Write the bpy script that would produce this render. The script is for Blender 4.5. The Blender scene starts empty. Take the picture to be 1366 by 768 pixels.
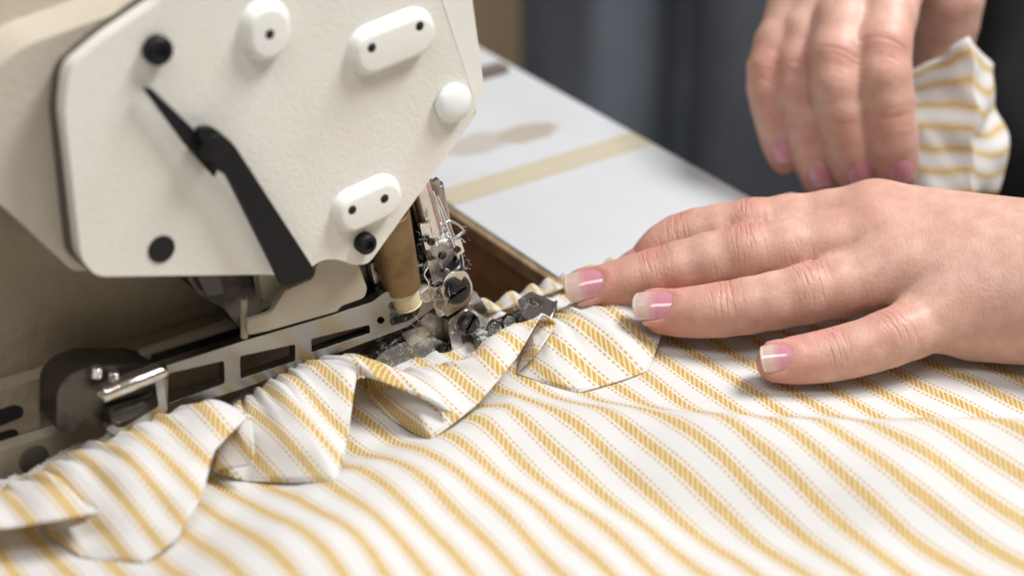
import bpy, bmesh, math, random
import numpy as np
from mathutils import Vector, Matrix
random.seed(7); np.random.seed(7)
S = 0.01                                   # all building numbers below are centimetres

# ------------------------------------------------------------------ camera, world, lamps, exposure
FPX = 2656.0; PITCH = math.radians(29); AX = math.radians(35)
FW = np.array([0, math.cos(PITCH), -math.sin(PITCH)]); RT = np.array([1., 0, 0]); UPV = np.array([0, math.sin(PITCH), math.cos(PITCH)])
U = np.array([math.cos(AX), math.sin(AX), 0]); V = np.array([-math.sin(AX), math.cos(AX), 0]); Z = np.array([0, 0, 1.])
def ray(x, y): return FW + (x - 683) / FPX * RT + (384 - y) / FPX * UPV
CAM = -58 * ray(640, 450)
def PZ(x, y, z=0.0):
    d = ray(x, y); return CAM + d * (z - CAM[2]) / d[2]
def PV(x, y, v):
    d = ray(x, y); return CAM + d * (v - CAM @ V) / (d @ V)
def PD(x, y, D): return CAM + ray(x, y) * D
def uz(x, y, v):
    P = PV(x, y, v); return (P @ U, P[2])
def W(u, v, z): return U * u + V * v + Z * z

scene = bpy.context.scene
col = scene.collection
cd = bpy.data.cameras.new('camera'); cam = bpy.data.objects.new('camera', cd); col.objects.link(cam)
cam.location = Vector(CAM * S); cam.rotation_euler = (math.pi / 2 - PITCH, 0, 0)
cd.sensor_width = 36; cd.lens = FPX / 1366 * 36; cd.clip_start = 0.01; cd.clip_end = 50
cd.dof.use_dof = True; cd.dof.focus_distance = 0.556; cd.dof.aperture_fstop = 6.9
scene.camera = cam

wd = bpy.data.worlds.new('World'); scene.world = wd; wd.use_nodes = True
wd.node_tree.nodes['Background'].inputs[0].default_value = (1.0, 0.89, 0.76, 1); wd.node_tree.nodes['Background'].inputs[1].default_value = 0.21

def area(name, loc, target, size, size_y, power, color):
    ld = bpy.data.lights.new(name, 'AREA'); ld.shape = 'RECTANGLE'; ld.size = size * S; ld.size_y = size_y * S
    ld.energy = power; ld.color = color
    o = bpy.data.objects.new(name, ld); col.objects.link(o); o.location = Vector(np.array(loc, float) * S)
    d = Vector(np.array(target, float) - np.array(loc, float)); o.rotation_euler = d.to_track_quat('-Z', 'Y').to_euler()
    return o
area('ceiling_lamp', (75, 5, 120), (0, 0, 0), 50, 36, 23, (1.0, 0.99, 0.985))
area('ceiling_lamp', (-15, -75, 150), (0, 0, 0), 120, 40, 9.5, (1.0, 0.985, 0.97))

scene.render.engine = 'CYCLES'
scene.cycles.use_denoising = True
scene.cycles.max_bounces = 8
vs = scene.view_settings; vs.view_transform = 'Standard'; vs.look = 'None'; vs.exposure = 0.16; vs.gamma = 1.0; vs.use_curve_mapping = False

# ------------------------------------------------------------------ materials
class NT:
    def __init__(s, name):
        s.m = bpy.data.materials.new(name); s.m.use_nodes = True
        s.t = s.m.node_tree; s.n = s.t.nodes; s.b = s.n['Principled BSDF']; s.out = s.n['Material Output']
    def new(s, typ, **kw):
        n = s.n.new(typ)
        for k, v in kw.items():
            if k.startswith('in_'):
                i = k[3:]; i = int(i) if i.isdigit() else i
                s.put(n.inputs[i], v)
            else: setattr(n, k, v)
        return n
    def put(s, sock, v):
        if isinstance(v, bpy.types.NodeSocket): s.t.links.new(v, sock)
        elif hasattr(v, 'outputs'): s.t.links.new(v.outputs[0], sock)
        else: sock.default_value = v
    def math(s, op, a, b=0.0, c=0.0, clamp=False):
        n = s.n.new('ShaderNodeMath'); n.operation = op; n.use_clamp = clamp
        for i, v in enumerate((a, b, c)): s.put(n.inputs[i], v)
        return n.outputs[0]
    def mix(s, f, a, b):
        n = s.n.new('ShaderNodeMix'); n.data_type = 'RGBA'
        s.put(n.inputs[0], f); s.put(n.inputs[6], a); s.put(n.inputs[7], b); return n.outputs[2]
    def ramp(s, f, a, b):                                       # smoothstep
        n = s.n.new('ShaderNodeMapRange'); n.interpolation_type = 'SMOOTHSTEP'
        s.put(n.inputs[0], f); s.put(n.inputs[1], a); s.put(n.inputs[2], b); return n.outputs[0]
    def noise(s, scale, detail=3, rough=.5, vec=None):
        n = s.n.new('ShaderNodeTexNoise'); n.inputs['Scale'].default_value = scale; n.inputs['Detail'].default_value = detail
        n.inputs['Roughness'].default_value = rough
        if vec is None: vec = s.new('ShaderNodeNewGeometry').outputs['Position']
        s.put(n.inputs['Vector'], vec); return n.outputs[0]
    def attr(s, name):
        n = s.n.new('ShaderNodeAttribute'); n.attribute_name = name; return n.outputs['Fac']
    def bump(s, h, strength, dist, normal=None):
        n = s.n.new('ShaderNodeBump'); n.inputs['Strength'].default_value = strength; n.inputs['Distance'].default_value = dist
        s.put(n.inputs['Height'], h)
        if normal is not None: s.put(n.inputs['Normal'], normal)
        return n.outputs[0]
    def set(s, **kw):
        for k, v in kw.items(): s.put(s.b.inputs[k.replace('_', ' ')], v)
def c4(*a): return (a[0], a[1], a[2], 1)

def metal(name, c, rough, nscale=300, dirt=0.5, c2=None, bump=0.15, metallic=1.0):
    t = NT(name); nz = t.noise(nscale, 4, .6); big = t.noise(nscale / 6, 4, .65)
    f = t.math('MULTIPLY', t.ramp(big, .42, .68), dirt)
    t.set(Base_Color=t.mix(f, c4(*c), c4(*(c2 or [k * .35 for k in c]))), Metallic=metallic,
          Roughness=t.math('ADD', rough, t.math('MULTIPLY', f, .3)), Normal=t.bump(nz, bump, .0003))
    return t.m
def paint(name, c, rough=.38, peel=900, strength=.12, coat=.2, dirt=.25):
    t = NT(name); nz = t.noise(peel, 2, .5); big = t.noise(22, 6, .68)
    f = t.math('MULTIPLY', t.ramp(big, .42, .75), dirt)
    t.set(Base_Color=t.mix(f, c4(*c), c4(c[0] * .72, c[1] * .66, c[2] * .55)), Roughness=t.math('ADD', rough - .06, t.math('MULTIPLY', t.noise(60, 5, .7), .14)),
          Coat_Weight=coat, Coat_Roughness=.25, Normal=t.bump(nz, strength, .0006))
    return t.m
M = {}
M['cream'] = paint('cream_enamel', (.75, .735, .68), .36, strength=.25, dirt=.22)
M['white'] = paint('white_enamel', (.79, .785, .745), .32, dirt=.08)
M['cast'] = paint('cast_shaded_beige_paint', (.30, .25, .18), .6, peel=260, strength=1.0, coat=0, dirt=.7)  # beige paint darkened: the shadow under the head is put into the colour
M['putty'] = paint('putty_paint', (.38, .34, .265), .5, peel=700, strength=.2, coat=.05, dirt=.35)
M['housing'] = paint('aged_cream_paint', (.52, .47, .39), .5, peel=500, strength=.3, coat=.05, dirt=.3)
M['gasket'] = paint('gasket_rubber', (.10, .085, .07), .7, coat=0)
M['black'] = paint('black_satin_paint', (.008, .008, .010), .5, peel=1200, strength=.2, coat=.0, dirt=.0)
M['black'].node_tree.nodes['Principled BSDF'].inputs['Specular IOR Level'].default_value = .22
M['hole'] = paint('hollow_shade_black', (.006, .006, .006), .8, coat=0, dirt=0)  # flat black painted in for the dark inside holes and slots
M['blacksteel'] = metal('blackened_steel', (.07, .068, .07), .3, 500, .5, (.03, .03, .03), .2)
M['steel'] = metal('bright_steel', (.36, .355, .34), .3, 900, .08, (.30, .29, .28), .12)
M['armsteel'] = M['steel']
M['steel'] = metal('chrome_steel', (.78, .76, .74), .13, 500, .35, (.30, .28, .25), .35)
M['oldsteel'] = metal('greasy_steel', (.5, .47, .43), .3, 420, .8, (.06, .05, .045), .35)
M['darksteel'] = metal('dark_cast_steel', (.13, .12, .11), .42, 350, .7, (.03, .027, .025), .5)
M['brass'] = metal('brown_brass', (.25, .165, .08), .45, 600, .6, (.13, .085, .04), .2, metallic=.6)
M['ivory'] = paint('ivory_collar', (.66, .58, .38), .5, coat=.1)
M['lens'] = paint('milky_plug', (.80, .83, .82), .25, strength=.02, dirt=0)
t = NT('linty_steel'); nz = t.noise(260, 6, .7); f2 = t.noise(1300, 3, .7)
dust = t.math('MULTIPLY', t.ramp(nz, .50, .62), t.ramp(f2, .35, .6))
t.set(Base_Color=t.mix(dust, t.mix(t.ramp(t.noise(120, 4), .4, .65), c4(.22, .21, .20), c4(.58, .56, .53)), c4(.62, .62, .61)), Metallic=t.math('SUBTRACT', 1.0, dust),
      Roughness=t.math('ADD', .26, t.math('MULTIPLY', dust, .7)), Normal=t.bump(t.math('ADD', nz, f2), .7, .0006)); M['linty'] = t.m
M['wire'] = metal('wire_steel', (.62, .62, .63), .25, 500, .2)
t = NT('cotton_thread'); t.set(Base_Color=c4(.72, .70, .66), Roughness=.9); M['thread'] = t.m
t = NT('lint_fibre'); t.set(Base_Color=c4(.66, .66, .66), Roughness=1.0); M['lint'] = t.m

# laminate tabletop with two old stains
t = NT('white_laminate')
tc = t.new('ShaderNodeTexCoord').outputs['Object']
uvw = t.new('ShaderNodeUVMap').outputs[0]
sep = t.new('ShaderNodeSeparateXYZ', in_0=uvw)
wob = t.math('MULTIPLY', t.math('SUBTRACT', t.noise(60, 4, .6), .5), .9)
def ell(cu, cv, a, b):
    x = t.math('DIVIDE', t.math('SUBTRACT', sep.outputs[0], cu), a); y = t.math('DIVIDE', t.math('SUBTRACT', sep.outputs[1], cv), b)
    d = t.math('SQRT', t.math('ADD', t.math('MULTIPLY', x, x), t.math('MULTIPLY', y, y)))
    return t.math('SUBTRACT', 1.0, t.ramp(t.math('ADD', d, wob), .75, 1.15))
P1 = PZ(702, 178); P2 = PZ(642, 192)
st = t.math('MAXIMUM', t.math('MULTIPLY', ell(P1 @ U, P1 @ V, 1.45, .7), .7), t.math('MULTIPLY', ell(P2 @ U, P2 @ V, 1.5, .8), .5))
base = t.mix(t.ramp(t.noise(9, 5, .6), .3, .8), c4(.55, .57, .60), c4(.49, .495, .51))
t.set(Base_Color=t.mix(st, base, c4(.33, .26, .18)), Roughness=.42, Coat_Weight=.1, Normal=t.bump(t.noise(1500, 2), .1, .0002))
M['laminate'] = t.m
def wood(name, a, b, rough=.6):
    t = NT(name); g = t.new('ShaderNodeNewGeometry').outputs['Position']
    mp = t.new('ShaderNodeMapping', in_0=g); mp.inputs['Rotation'].default_value = (0, 0, -AX); mp.inputs['Scale'].default_value = (60, 6, 60)
    nz = t.noise(3, 6, .65, mp.outputs[0])
    t.set(Base_Color=t.mix(t.ramp(nz, .3, .7), c4(*a), c4(*b)), Roughness=rough, Normal=t.bump(nz, .3, .0006)); return t.m
M['wood'] = wood('brown_board', (.13, .065, .03), (.22, .115, .055))
M['lip'] = wood('worn_edge_board', (.16, .10, .055), (.30, .21, .12))
M['tape'] = paint('masking_tape', (.46, .41, .31), .6, coat=0)
M['floor'] = paint('grey_floor', (.22, .20, .18), .6, coat=0)
M['card'] = paint('brown_cardboard', (.72, .56, .37), .8, coat=0)
M['scrap'] = paint('dark_scrap_cloth', (.14, .11, .10), .9, coat=0)

# striped cotton: gold band with slanting rungs, a row of dashes on either side, fine weave
t = NT('gold_striped_cotton')
uvn = t.new('ShaderNodeUVMap').outputs[0]; sp = t.new('ShaderNodeSeparateXYZ', in_0=uvn); cu, cv = sp.outputs[0], sp.outputs[1]
PER = .97
ph = t.math('FRACT', t.math('DIVIDE', cu, PER)); dx = t.math('SUBTRACT', ph, .5); ax = t.math('ABSOLUTE', dx)
aw = 0.012
band = t.math('SUBTRACT', 1.0, t.ramp(ax, .128, .152))
rung = t.math('SINE', t.math('MULTIPLY', t.math('ADD', cv, t.math('MULTIPLY', cu, -1.3)), 2 * math.pi / .205))
rungm = t.ramp(rung, -.8, .0)
dash = t.math('SINE', t.math('MULTIPLY', cv, 2 * math.pi / .165))
dashm = t.ramp(dash, -.55, .05)
line = t.math('SUBTRACT', 1.0, t.ramp(t.math('ABSOLUTE', t.math('SUBTRACT', ax, .235)), .022, .037))
weave_a = t.math('SINE', t.math('MULTIPLY', cu, 2 * math.pi / .045)); weave_b = t.math('SINE', t.math('MULTIPLY', cv, 2 * math.pi / .045))
wv = t.math('MULTIPLY', weave_a, weave_b)
slub = t.noise(420, 3, .6)
gold = t.mix(t.ramp(slub, .3, .7), c4(.62, .385, .07), c4(.72, .48, .13))
goldgap = c4(.84, .75, .52)
white = t.mix(t.ramp(t.noise(25, 4, .6), .35, .75), c4(.85, .855, .865), c4(.82, .82, .82))
cl = t.mix(t.math('MULTIPLY', line, dashm), white, gold)
cl = t.mix(band, cl, t.mix(rungm, goldgap, gold))
hgt = t.math('ADD', t.math('MULTIPLY', wv, .5), t.math('ADD', slub, t.math('MULTIPLY', t.math('MULTIPLY', band, rungm), .8)))
t.set(Base_Color=cl, Roughness=.85, Sheen_Weight=.15, Sheen_Roughness=.5, Normal=t.bump(t.noise(95, 4, .55), .11, .0016, t.bump(hgt, .35, .0003)))
tr = t.new('ShaderNodeBsdfTranslucent', in_0=t.mix(.5, cl, c4(.92, .80, .62))); ms = t.new('ShaderNodeMixShader', in_0=.34)
t.put(ms.inputs[1], t.b.outputs[0]); t.put(ms.inputs[2], tr.outputs[0]); t.put(t.out.inputs[0], ms.outputs[0])
M['cotton'] = t.m

# skin: red is its own colour; wrinkle lines are also coloured darker; both per vertex
t = NT('skin')
red, wr, al = t.attr('red'), t.attr('wrinkle'), t.attr('along')
mott = t.noise(140, 5, .6); fine = t.noise(900, 3, .6)
b1 = t.mix(t.ramp(mott, .35, .7), c4(.54, .33, .26), c4(.64, .415, .34))
b1 = t.mix(t.math('MULTIPLY', t.ramp(t.noise(45, 3, .5), .45, .72), .35), b1, c4(.50, .24, .185))
b2 = t.mix(red, b1, c4(.55, .19, .16))
ps_ = t.new('ShaderNodeSeparateXYZ', in_0=t.new('ShaderNodeNewGeometry').outputs['Position'])
def streak(fa, fb, sc, d=2):
    cb = t.new('ShaderNodeCombineXYZ', in_0=t.math('MULTIPLY', al, fa), in_1=t.math('MULTIPLY', ps_.outputs[1], fb), in_2=t.math('MULTIPLY', ps_.outputs[2], fb)); return t.noise(sc, d, .5, cb.outputs[0])
cr = streak(9.0, 110.0, 1.0); ln = t.math('MULTIPLY', t.ramp(cr, .47, .68), wr)
fx = t.new('ShaderNodeMapping', in_0=t.new('ShaderNodeNewGeometry').outputs['Position']); fx.inputs['Scale'].default_value = (2600, 700, 700)
ridges = t.noise(1.0, 2, .5, fx.outputs[0])
b3 = t.mix(t.math('MULTIPLY', ln, .22), b2, c4(.36, .15, .10))
vor = t.new('ShaderNodeTexVoronoi', in_Scale=900.0); t.put(vor.inputs['Vector'], t.new('ShaderNodeNewGeometry').outputs['Position'])
nb = t.bump(t.math('ADD', t.math('MULTIPLY', vor.outputs[0], .5), ridges), .30, .0004)
nb2 = t.bump(t.math('MULTIPLY', ln, -1.0), .6, .0006, nb)
t.set(Base_Color=b3, Roughness=t.math('ADD', .34, t.math('MULTIPLY', fine, .2)), Subsurface_Weight=.55, Subsurface_Scale=.004, Normal=nb2)
t.b.inputs['Subsurface Radius'].default_value = (1.0, .35, .2); t.b.inputs['Specular IOR Level'].default_value = .45
M['skin'] = t.m
t = NT('fingernail_keratin')
nt_ = t.attr('tip'); nw = t.noise(300, 2)
nt_ = t.math('ADD', nt_, t.math('MULTIPLY', t.math('SUBTRACT', nw, .5), .08))
cn = t.mix(t.ramp(nt_, .50, .58), c4(.56, .235, .285), c4(.60, .30, .31))
cn = t.mix(t.ramp(nt_, .60, .72), cn, c4(.60, .43, .38))
cn = t.mix(t.ramp(nt_, .90, 1.0), cn, c4(.78, .70, .62))
cn = t.mix(t.math('SUBTRACT', 1.0, t.ramp(nt_, .0, .10)), cn, c4(.66, .42, .37))
t.set(Base_Color=cn, Roughness=.14, Subsurface_Weight=.3, Subsurface_Scale=.002, Coat_Weight=1.0, Coat_Roughness=.06)
M['nail'] = t.m
def clothm(name, a, b, sc=30):
    t = NT(name); t.set(Base_Color=t.mix(t.ramp(t.noise(sc, 4, .6), .3, .75), c4(*a), c4(*b)), Roughness=.95, Normal=t.bump(t.noise(800, 2), .4, .0006)); return t.m
M['denim'] = clothm('slate_denim', (.11, .13, .165), (.17, .19, .22), 8)
M['blackcloth'] = clothm('black_cloth', (.006, .006, .007), (.012, .012, .014))

# ------------------------------------------------------------------ building helpers
WL = {}                                    # world location of each object (no rotations are used)
def put(o, parent, loc):
    col.objects.link(o)
    o.location = Vector(loc * S); WL[o.name] = np.array(loc, float)
    if parent is not None:
        o.parent = parent; o.matrix_parent_inverse = Matrix.Translation(Vector(-WL[parent.name] * S))
    return o
def empty(name, loc, label=None, cat=None):
    o = bpy.data.objects.new(name, None); o.empty_display_size = .01; put(o, None, np.array(loc, float))
    if label: o['label'] = label; o['category'] = cat
    return o
def mesh(name, vs_, fs, mat, parent=None, smooth=True, uv=None, attrs=None, bevel=0, kind=None, label=None, angle=None):
    vs_ = np.asarray(vs_, float); c = (vs_.min(0) + vs_.max(0)) / 2
    me = bpy.data.meshes.new(name)
    me.from_pydata(((vs_ - c) * S).tolist(), [], [list(map(int, f)) for f in fs] if not isinstance(fs, np.ndarray) else fs.tolist())
    me.update()
    if uv is None and attrs is None:
        bm = bmesh.new(); bm.from_mesh(me); bmesh.ops.recalc_face_normals(bm, faces=bm.faces[:]); bm.to_mesh(me); bm.free()
    me.materials.append(M[mat] if isinstance(mat, str) else mat)
    if uv is not None:
        l = me.uv_layers.new(name='UVMap'); idx = np.empty(len(me.loops), int); me.loops.foreach_get('vertex_index', idx)
        l.data.foreach_set('uv', np.asarray(uv, float)[idx].ravel())
    for k, a in (attrs or {}).items():
        at = me.attributes.new(k, 'FLOAT', 'POINT'); at.data.foreach_set('value', np.asarray(a, np.float32))
    if smooth: me.shade_smooth()
    o = bpy.data.objects.new(name, me); put(o, parent, c)
    if bevel:
        m = o.modifiers.new('edge', 'BEVEL'); m.width = bevel * S; m.segments = 3; m.limit_method = 'ANGLE'; m.angle_limit = math.radians(35)
        m.harden_normals = True
    if kind: o['kind'] = kind
    if label: o['label'] = label
    return o
def rounded(pts, r, n=5):
    if r <= 0: return list(pts)
    out = []; N = len(pts)
    for i in range(N):
        p0, p1, p2 = (np.array(pts[(i + k) % N], float) for k in (-1, 0, 1))
        a = p0 - p1; b = p2 - p1; la, lb = np.linalg.norm(a), np.linalg.norm(b)
        k = min(r, la * .45, lb * .45)
        A_, B_ = p1 + a / la * k, p1 + b / lb * k
        for j in range(n + 1):
            s = j / n; out.append(tuple((1 - s) ** 2 * A_ + 2 * s * (1 - s) * p1 + s * s * B_))
    return out
def prism_data(loops, place, depth):
    """loops: 2-D outlines (outer, then holes); place maps (a, b, w) to 3-D, w from 0 (front) to depth (back)"""
    bm = bmesh.new(); es = []
    for lp in loops:
        vv = [bm.verts.new((p[0], p[1], 0)) for p in lp]
        es += [bm.edges.new((vv[i], vv[(i + 1) % len(vv)])) for i in range(len(vv))]
    bmesh.ops.triangle_fill(bm, use_beauty=True, edges=es)
    bm.verts.index_update()
    f2 = [[v.index for v in f.verts] for f in bm.faces]; v2 = [tuple(v.co) for v in bm.verts]; n = len(v2); bm.free()
    vs_ = [place(v[0], v[1], 0) for v in v2] + [place(v[0], v[1], depth) for v in v2]
    fs = []
    for f in f2:
        (x0, y0), (x1, y1), (x2, y2) = [v2[i][:2] for i in f[:3]]
        if (x1 - x0) * (y2 - y0) - (y1 - y0) * (x2 - x0) < 0: f = f[::-1]
        fs.append(f); fs.append([i + n for i in f[::-1]])
    k = 0
    for li, lp in enumerate(loops):
        m = len(lp); area_ = sum(lp[i][0] * lp[(i + 1) % m][1] - lp[(i + 1) % m][0] * lp[i][1] for i in range(m))
        ccw = area_ > 0
        for i in range(m):
            a, b = k + i, k + (i + 1) % m
            q = [a, a + n, b + n, b] if (ccw == (li == 0)) else [b, b + n, a + n, a]
            fs.append(q)
        k += m
    return vs_, fs
def vplate(name, px, v, thick, mat, parent, r=.1, bevel=.05, holes=(), world=False, kind=None, label=None):
    """an upright plate parallel to the machine's side, outline given in picture points on the plane v"""
    conv = (lambda q: tuple(q)) if world else (lambda q: uz(q[0], q[1], v))
    loops = [rounded([conv(q) for q in px], r)]
    for h in holes: loops.append(rounded([conv(q) for q in h[0]], h[1]))
    vs_, fs = prism_data(loops, lambda a, b, w: W(a, v + w, b), thick)
    return mesh(name, vs_, fs, mat, parent, True, bevel=bevel, kind=kind, label=label)
def circ(cx, cy, rx, ry=None, n=24):
    ry = ry or rx; return [(cx + rx * math.cos(2 * math.pi * i / n), cy + ry * math.sin(2 * math.pi * i / n)) for i in range(n)]
def frame(axis):
    a = np.array(axis, float); a /= np.linalg.norm(a)
    h = Z if abs(a[2]) < .9 else RT
    b = np.cross(a, h); b /= np.linalg.norm(b); return a, b, np.cross(a, b)
def lathe_data(org, axis, prof, n=28):
    a, b, c = frame(axis); org = np.array(org, float); vs_ = []; fs = []
    for h, r in prof:
        for i in range(n):
            th = 2 * math.pi * i / n; vs_.append(org + a * h + (b * math.cos(th) + c * math.sin(th)) * r)
    for j in range(len(prof) - 1):
        for i in range(n):
            fs.append([j * n + i, (j + 1) * n + i, (j + 1) * n + (i + 1) % n, j * n + (i + 1) % n][::-1])
    fs.append(list(range(n))); fs.append([(len(prof) - 1) * n + i for i in range(n)][::-1])
    return vs_, fs
def lathe(name, org, axis, prof, mat, parent, n=28, bevel=.02, **k):
    vs_, fs = lathe_data(org, axis, prof, n); return mesh(name, vs_, fs, mat, parent, True, bevel=bevel, **k)
def rod(name, a, b, r, mat, parent, r2=None, bevel=.02, n=24, **k):
    a = np.array(a, float); b = np.array(b, float); L = np.linalg.norm(b - a)
    return lathe(name, a, b - a, [(0, r), (L, r if r2 is None else r2)], mat, parent, n, bevel, **k)
def join(parts):
    V_ = []; F_ = []; k = 0
    for v, f in parts:
        V_ += list(v); F_ += [[i + k for i in q] for q in f]; k += len(v)
    return V_, F_
def tube_data(pts, r, n=6):
    pts = [np.array(p, float) for p in pts]; vs_ = []; fs = []; N = len(pts); up = None
    for i, p in enumerate(pts):
        d = pts[min(i + 1, N - 1)] - pts[max(i - 1, 0)]; d = d / (np.linalg.norm(d) + 1e-9)
        if up is None: _, b, c = frame(d)
        else:
            b = up - d * (up @ d); b /= np.linalg.norm(b) + 1e-9; c = np.cross(d, b)
        up = b
        rr = r[i] if hasattr(r, '__len__') else r
        for k in range(n):
            th = 2 * math.pi * k / n; vs_.append(p + (b * math.cos(th) + c * math.sin(th)) * rr)
    for i in range(N - 1):
        for k in range(n): fs.append([i * n + k, i * n + (k + 1) % n, (i + 1) * n + (k + 1) % n, (i + 1) * n + k])
    fs.append(list(range(n))[::-1]); fs.append([(N - 1) * n + k for k in range(n)])
    return vs_, fs
def tube(name, pts, r, mat, parent, n=6, **k):
    v, f = tube_data(pts, r, n); return mesh(name, v, f, mat, parent, True, **k)
def catmull(P, m):
    P = np.array(P, float); P = np.vstack([2 * P[0] - P[1], P, 2 * P[-1] - P[-2]]); out = []
    for i in range(1, len(P) - 2):
        p0, p1, p2, p3 = P[i - 1:i + 3]
        for j in range(m):
            s = j / m
            out.append(.5 * (2 * p1 + (p2 - p0) * s + (2 * p0 - 5 * p1 + 4 * p2 - p3) * s * s + (3 * p1 - p0 - 3 * p2 + p3) * s ** 3))
    out.append(P[-2]); return np.array(out)
def slot_screw(name, org, axis, r, h, mat, parent, ang=.6):
    """a round screw head with a real slot across it"""
    a, b, c = frame(axis); org = np.array(org, float)
    b, c = b * math.cos(ang) + c * math.sin(ang), c * math.cos(ang) - b * math.sin(ang)
    parts = [lathe_data(org, axis, [(0, r), (h * .5, r)], 26)]
    g = r * .16
    for s in (1, -1):
        t0 = math.asin(g / (r * .98)); lp = [(r * .98 * math.cos(x), r * .98 * math.sin(x)) for x in np.linspace(t0, math.pi - t0, 14)]
        if s < 0: lp = [(-x, -y) for x, y in lp]
        parts.append(prism_data([lp], lambda p, q, w: org + b * p + c * q + a * (h - w), h * .51))
    v, f = join(parts); return mesh(name, v, f, mat, parent, True, bevel=r * .08)
def socket_screw(name, org, axis, r, h, mat, parent):
    """a round cap screw with a socket sunk in its head"""
    return lathe(name, org, axis, [(0, r), (h * .75, r), (h, r * .8), (h, r * .48), (h * .7, r * .44), (h * .7, r * .01)], mat, parent, 24, r * .05)

# ------------------------------------------------------------------ signed-distance meshing for bodies and clothes
def capsule(a, b, ra, rb): return (np.array(a, float), np.array(b, float), ra, rb)
def sd_caps(p, c):
    a, b, ra, rb = c; ab = b - a; t_ = np.clip(((p - a) @ ab) / (ab @ ab), 0, 1)
    q = p - a - t_[..., None] * ab
    return np.sqrt((q * q).sum(-1)) - (ra + (rb - ra) * t_)
def smin(a, b, k):
    h = np.clip(.5 + .5 * (b - a) / k, 0, 1); return b * (1 - h) + a * h - k * h * (1 - h)
def surface_nets(fun, lo, hi, h):
    lo = np.array(lo, np.float32); n = np.ceil((np.array(hi) - lo) / h).astype(int) + 1
    g = np.stack(np.meshgrid(*[lo[i] + h * np.arange(n[i], dtype=np.float32) for i in range(3)], indexing='ij'), -1)
    d = np.empty(n, np.float32)
    for i in range(0, n[0], 16): d[i:i + 16] = fun(g[i:i + 16])
    s = d < 0
    cs = n - 1
    cnt = np.zeros(cs, np.int8)
    cor = [(i, j, k) for i in (0, 1) for j in (0, 1) for k in (0, 1)]
    sl = lambda A_, c: A_[c[0]:c[0] + cs[0], c[1]:c[1] + cs[1], c[2]:c[2] + cs[2]]
    for c in cor: cnt += sl(s, c)
    act = (cnt > 0) & (cnt < 8); ids = np.full(cs, -1, int); ids[act] = np.arange(act.sum())
    acc = np.zeros((act.sum(), 3)); num = np.zeros(act.sum())
    for a in range(8):
        for ax in range(3):
            c0 = cor[a]
            if c0[ax]: continue
            c1 = list(c0); c1[ax] = 1; c1 = tuple(c1)
            d0, d1 = sl(d, c0)[act], sl(d, c1)[act]; m = (d0 < 0) != (d1 < 0)
            tt = d0[m] / (d0[m] - d1[m]); p = np.tile(np.array(c0, float), (m.sum(), 1)); p[:, ax] += tt
            acc[m] += p; num[m] += 1
    vs_ = np.argwhere(act) + acc / num[:, None]; vs_ = lo + vs_ * h
    fs = []
    for ax in range(3):
        o1, o2 = [(1, 2), (2, 0), (0, 1)][ax]
        lo_ = [slice(1, None)] * 3; lo_[ax] = slice(None)
        A_ = [slice(1, n[k] - 1) for k in range(3)]; A_[ax] = slice(0, n[ax] - 1); B_ = list(A_); B_[ax] = slice(1, n[ax])
        sa, sb = s[tuple(A_)], s[tuple(B_)]; e = np.argwhere(sa != sb); fl = sa[tuple(e.T)]
        base_ = e.copy(); base_[:, o1] += 1; base_[:, o2] += 1
        def cell(d1, d2):
            q = base_.copy(); q[:, o1] -= d1; q[:, o2] -= d2; return ids[tuple(q.T)]
        q = np.stack([cell(1, 1), cell(0, 1), cell(0, 0), cell(1, 0)], 1)
        q[~fl] = q[~fl][:, ::-1]; fs.append(q)
    return vs_, np.vstack(fs)
def relax(vs_, fs, it=2, lam=.5):
    e = np.vstack([fs[:, [0, 1]], fs[:, [1, 2]], fs[:, [2, 3]], fs[:, [3, 0]]]); e = np.vstack([e, e[:, ::-1]])
    for _ in range(it):
        a = np.zeros_like(vs_); c = np.zeros(len(vs_)); np.add.at(a, e[:, 0], vs_[e[:, 1]]); np.add.at(c, e[:, 0], 1)
        vs_ = vs_ * (1 - lam) + lam * a / c[:, None]
    return vs_

# ================================================================== the setting
def quad_sheet(name, x0, x1, y0, y1, z, mat):
    return mesh(name, [(x0, y0, z), (x1, y0, z), (x1, y1, z), (x0, y1, z)], [[0, 1, 2, 3]], mat, None, False)
o = quad_sheet('floor', -300, 400, -200, 600, -75, 'floor'); o['kind'] = 'structure'; o['label'] = 'dull grey floor far below the table'

# ------------------------------------------------------------------ sewing table
tb = empty('sewing_table', W(8, 10, -75), 'white laminate sewing table with a brown well cut behind the machine', 'table')
E1, E2 = 4.05, 12.5
top_loop = [(E2, 34), (E1, 34), (E1, .6), (-40, .6), (-40, -40), (E2, -40)]
v_, f_ = prism_data([rounded(top_loop, .15)], lambda a, b, w: W(a, b, -w - .0), 2.4)
f_ = [q[::-1] for q in f_]
mesh('tabletop', v_, f_, 'laminate', tb, True, uv=[(q @ U, q @ V) for q in v_], bevel=.06)
def ubox(name, u0, u1, v0, v1, z0, z1, mat, parent, bevel=.04, **k):
    v, f = prism_data([[(u0, v0), (u1, v0), (u1, v1), (u0, v1)]], lambda a, b, w: W(a, b, z1 - w), z1 - z0)
    return mesh(name, v, [q[::-1] for q in f], mat, parent, True, bevel=bevel, **k)
ubox('edge_strip', E1 - .28, E1 - .004, .9, 34, -.55, -.06, 'lip', tb, .05)
ubox('well_side', E1 - .2, E1 - .006, .9, 34, -4.2, -.56, 'wood', tb)
ubox('well_bottom', -14, E1 - .21, .9, 34, -4.4, -3.7, 'wood', tb)
ubox('tape_strip', E1 + .02, E2 - .03, 7.55, 8.75, .004, .022, 'tape', tb, .005)
for a, b in ((11.5, 32), (11.5, -38), (-38, -38)): ubox('leg', a - 2, a + 1, b - 1, b + 1, -75, -2.42, 'darksteel', tb, .1)
Pq = PZ(655, 97, .1)
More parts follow.
